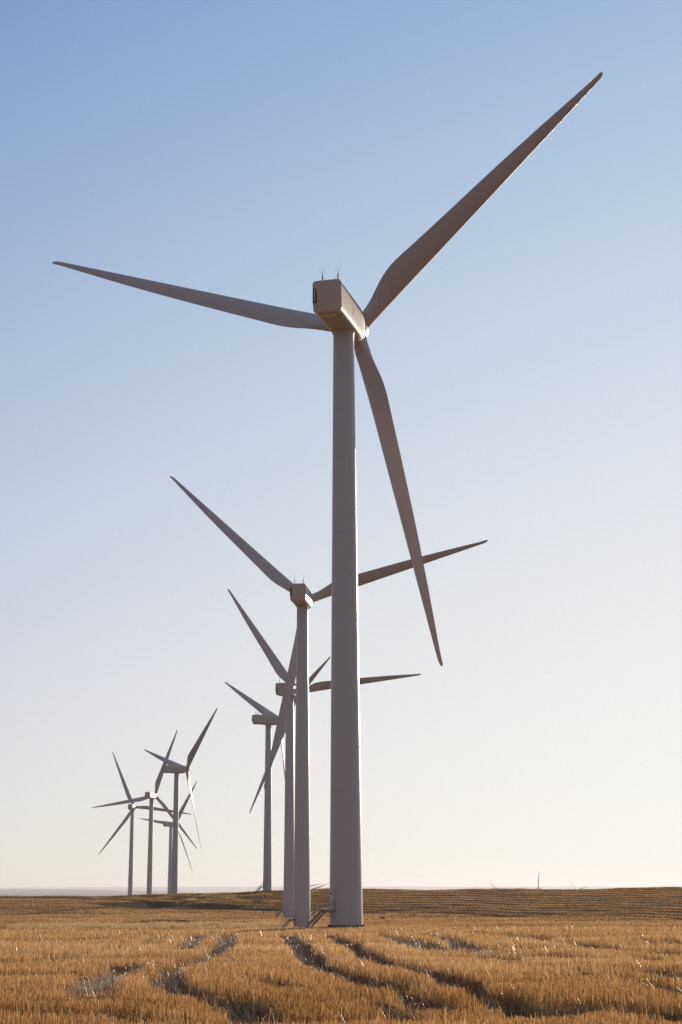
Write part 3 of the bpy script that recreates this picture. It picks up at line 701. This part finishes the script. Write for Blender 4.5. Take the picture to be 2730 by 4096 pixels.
# ------------------------------------------------------------------ fence posts, gate, shrub
def gz(x, y): return float(terrain(np.array([x]), np.array([y]))[0])
def at_px(x, Y):     # ground X for a pixel column at distance Y
    return (x - 1365) / F * 0.973 * Y
POSTS = [(20, 716, 1.3, "leftmost lone post on the left field crest"), (65, 716, 1.0, "short lone post on the left field crest, second from the left"),
         (207, 718, 1.1, "lone leaning post on the left field crest where the dark bank begins"),
         (765, 748, 1.4, "post on the grassy crest right of the four left towers"),
         (978, 690, 1.5, "left post of the short row on the grassy hill"), (989, 690, 1.4, "middle post of the short row on the grassy hill"),
         (1000, 690, 1.5, "right post of the short row on the grassy hill"), (1032, 668, 1.3, "single post low on the grassy hill beside the green shrub"),
         (805, 560, 1.5, "thin post standing in the valley stubble near the dark mound"),
         (1498, 410, 1.3, "left of two posts in the field right of the big tower"), (1546, 405, 1.6, "right of two posts in the field right of the big tower"),
         (1567, 560, 1.3, "thin post near the foot of the right hill")]
for px, Y, h, lab in POSTS:
    x = at_px(px, Y); z = gz(x, Y); b = MB(); lx = rng.uniform(-.08, .08)
    b.bar((0, 0, -0.3), (lx, 0, h), 0.075, 8, 0.06); b.bar((lx, 0, h), (lx * 1.02, 0, h + 0.03), 0.06, 8, 0.02)
    b.bar((-0.02, -0.07, h * 0.8), (0.02, -0.09, h * 0.8 + 0.03), 0.03, 5)
    o = link("fence_post", b.mesh("fence_post", M_wood)); o.location = (x, Y, z); tag(o, lab, "fence post", "fence posts on the fields")
# steel gate by the third tower
gx, gy = at_px(1078, 600), 600.0; g0 = empty("field_gate", (gx, gy, gz(gx, gy)))
tag(g0, "grey tubular field gate between two posts left of the third tower", "gate")
for sx in (-2.6, 2.0):
    b = MB(); b.bar((sx, 0, -0.3), (sx, 0, 1.7), 0.12, 8); link("gate_post", b.mesh("gate_post", M_wood), g0)
b = MB()
for z in (0.35, 0.7, 1.05, 1.3): b.bar((-2.5, 0, z + 0.0), (1.9, 0, z + 0.12), 0.035, 6)
for x in (-2.5, -0.3, 1.9): b.bar((x, 0, 0.3), (x, 0, 1.4), 0.035, 6)
link("gate_panel", b.mesh("gate_panel", M_steel), g0)
def shrub(x, y, h, wd, lab, n=900, seed=1):
    g = np.random.default_rng(seed); z = gz(x, y)
    r0 = empty("shrub", (x, y, z)); tag(r0, lab, "shrub", "low shrubs on the hill")
    d = g.normal(0, 1, (n, 3)); d /= np.linalg.norm(d, axis=1)[:, None]; rr = g.uniform(0.35, 1, n) ** 0.6 * (1 + 0.35 * np.sin(d[:, 0] * 5) * np.cos(d[:, 2] * 4))
    c = d * rr[:, None] * np.array([wd / 2, wd / 2, h / 2]) + np.array([0, 0, h * 0.52]); c[:, 2] = np.maximum(c[:, 2], 0.05)
    a = g.normal(0, 1, (n, 3)); a /= np.linalg.norm(a, axis=1)[:, None]; b = np.cross(a, g.normal(0, 1, (n, 3))); b /= np.linalg.norm(b, axis=1)[:, None]
    s = g.uniform(0.05, 0.12, n)[:, None]
    V = np.stack([c - a * s, c + b * s * .5, c + a * s, c - b * s * .5], 1)
    me = bpy.data.meshes.new("foliage"); fast(me, V.reshape(-1, 3), np.arange(4 * n).reshape(n, 4))
    at = me.attributes.new("tint", 'FLOAT', 'POINT'); at.data.foreach_set("value", np.repeat(g.uniform(0, 1, n), 4).astype(np.float32))
    link("foliage", me, r0, M_leaf)
    m = MB()
    for k in range(6):
        t = k * 1.05; m.bar((0, 0, -0.1), (wd * .3 * math.cos(t), wd * .3 * math.sin(t), h * .6), 0.04, 5, 0.015)
    link("stem", m.mesh("stem", M_wood), r0)
shrub(at_px(1020, 672), 672, 1.7, 2.6, "small green shrub alone on the brown grassy hill", seed=3)
shrub(at_px(800, 738), 738, 1.0, 3.5, "low olive shrub on the crest right of the four left towers", seed=4)
shrub(at_px(1525, 540), 540, 0.9, 1.6, "low dark shrub in the valley right of the big tower", seed=5)

# ------------------------------------------------------------------ haze
def haze():
    b = MB(); b.box((0, 0, (131 - 175) / 2), (98000, 98000, 131 + 175))
    m, n, out = new_mat("haze"); v = N(n, "ShaderNodeVolumePrincipled"); v.inputs['Color'].default_value = (0.86, 0.87, 0.95, 1)
    v.inputs['Density'].default_value = 4.2e-5; v.inputs['Anisotropy'].default_value = 0.35
    n.links.new(v.outputs[0], out.inputs['Volume'])
    o = link("haze", b.mesh("haze", m)); tag(o, "thin pale haze over the far valley and hills", "haze", kind='stuff')
haze()
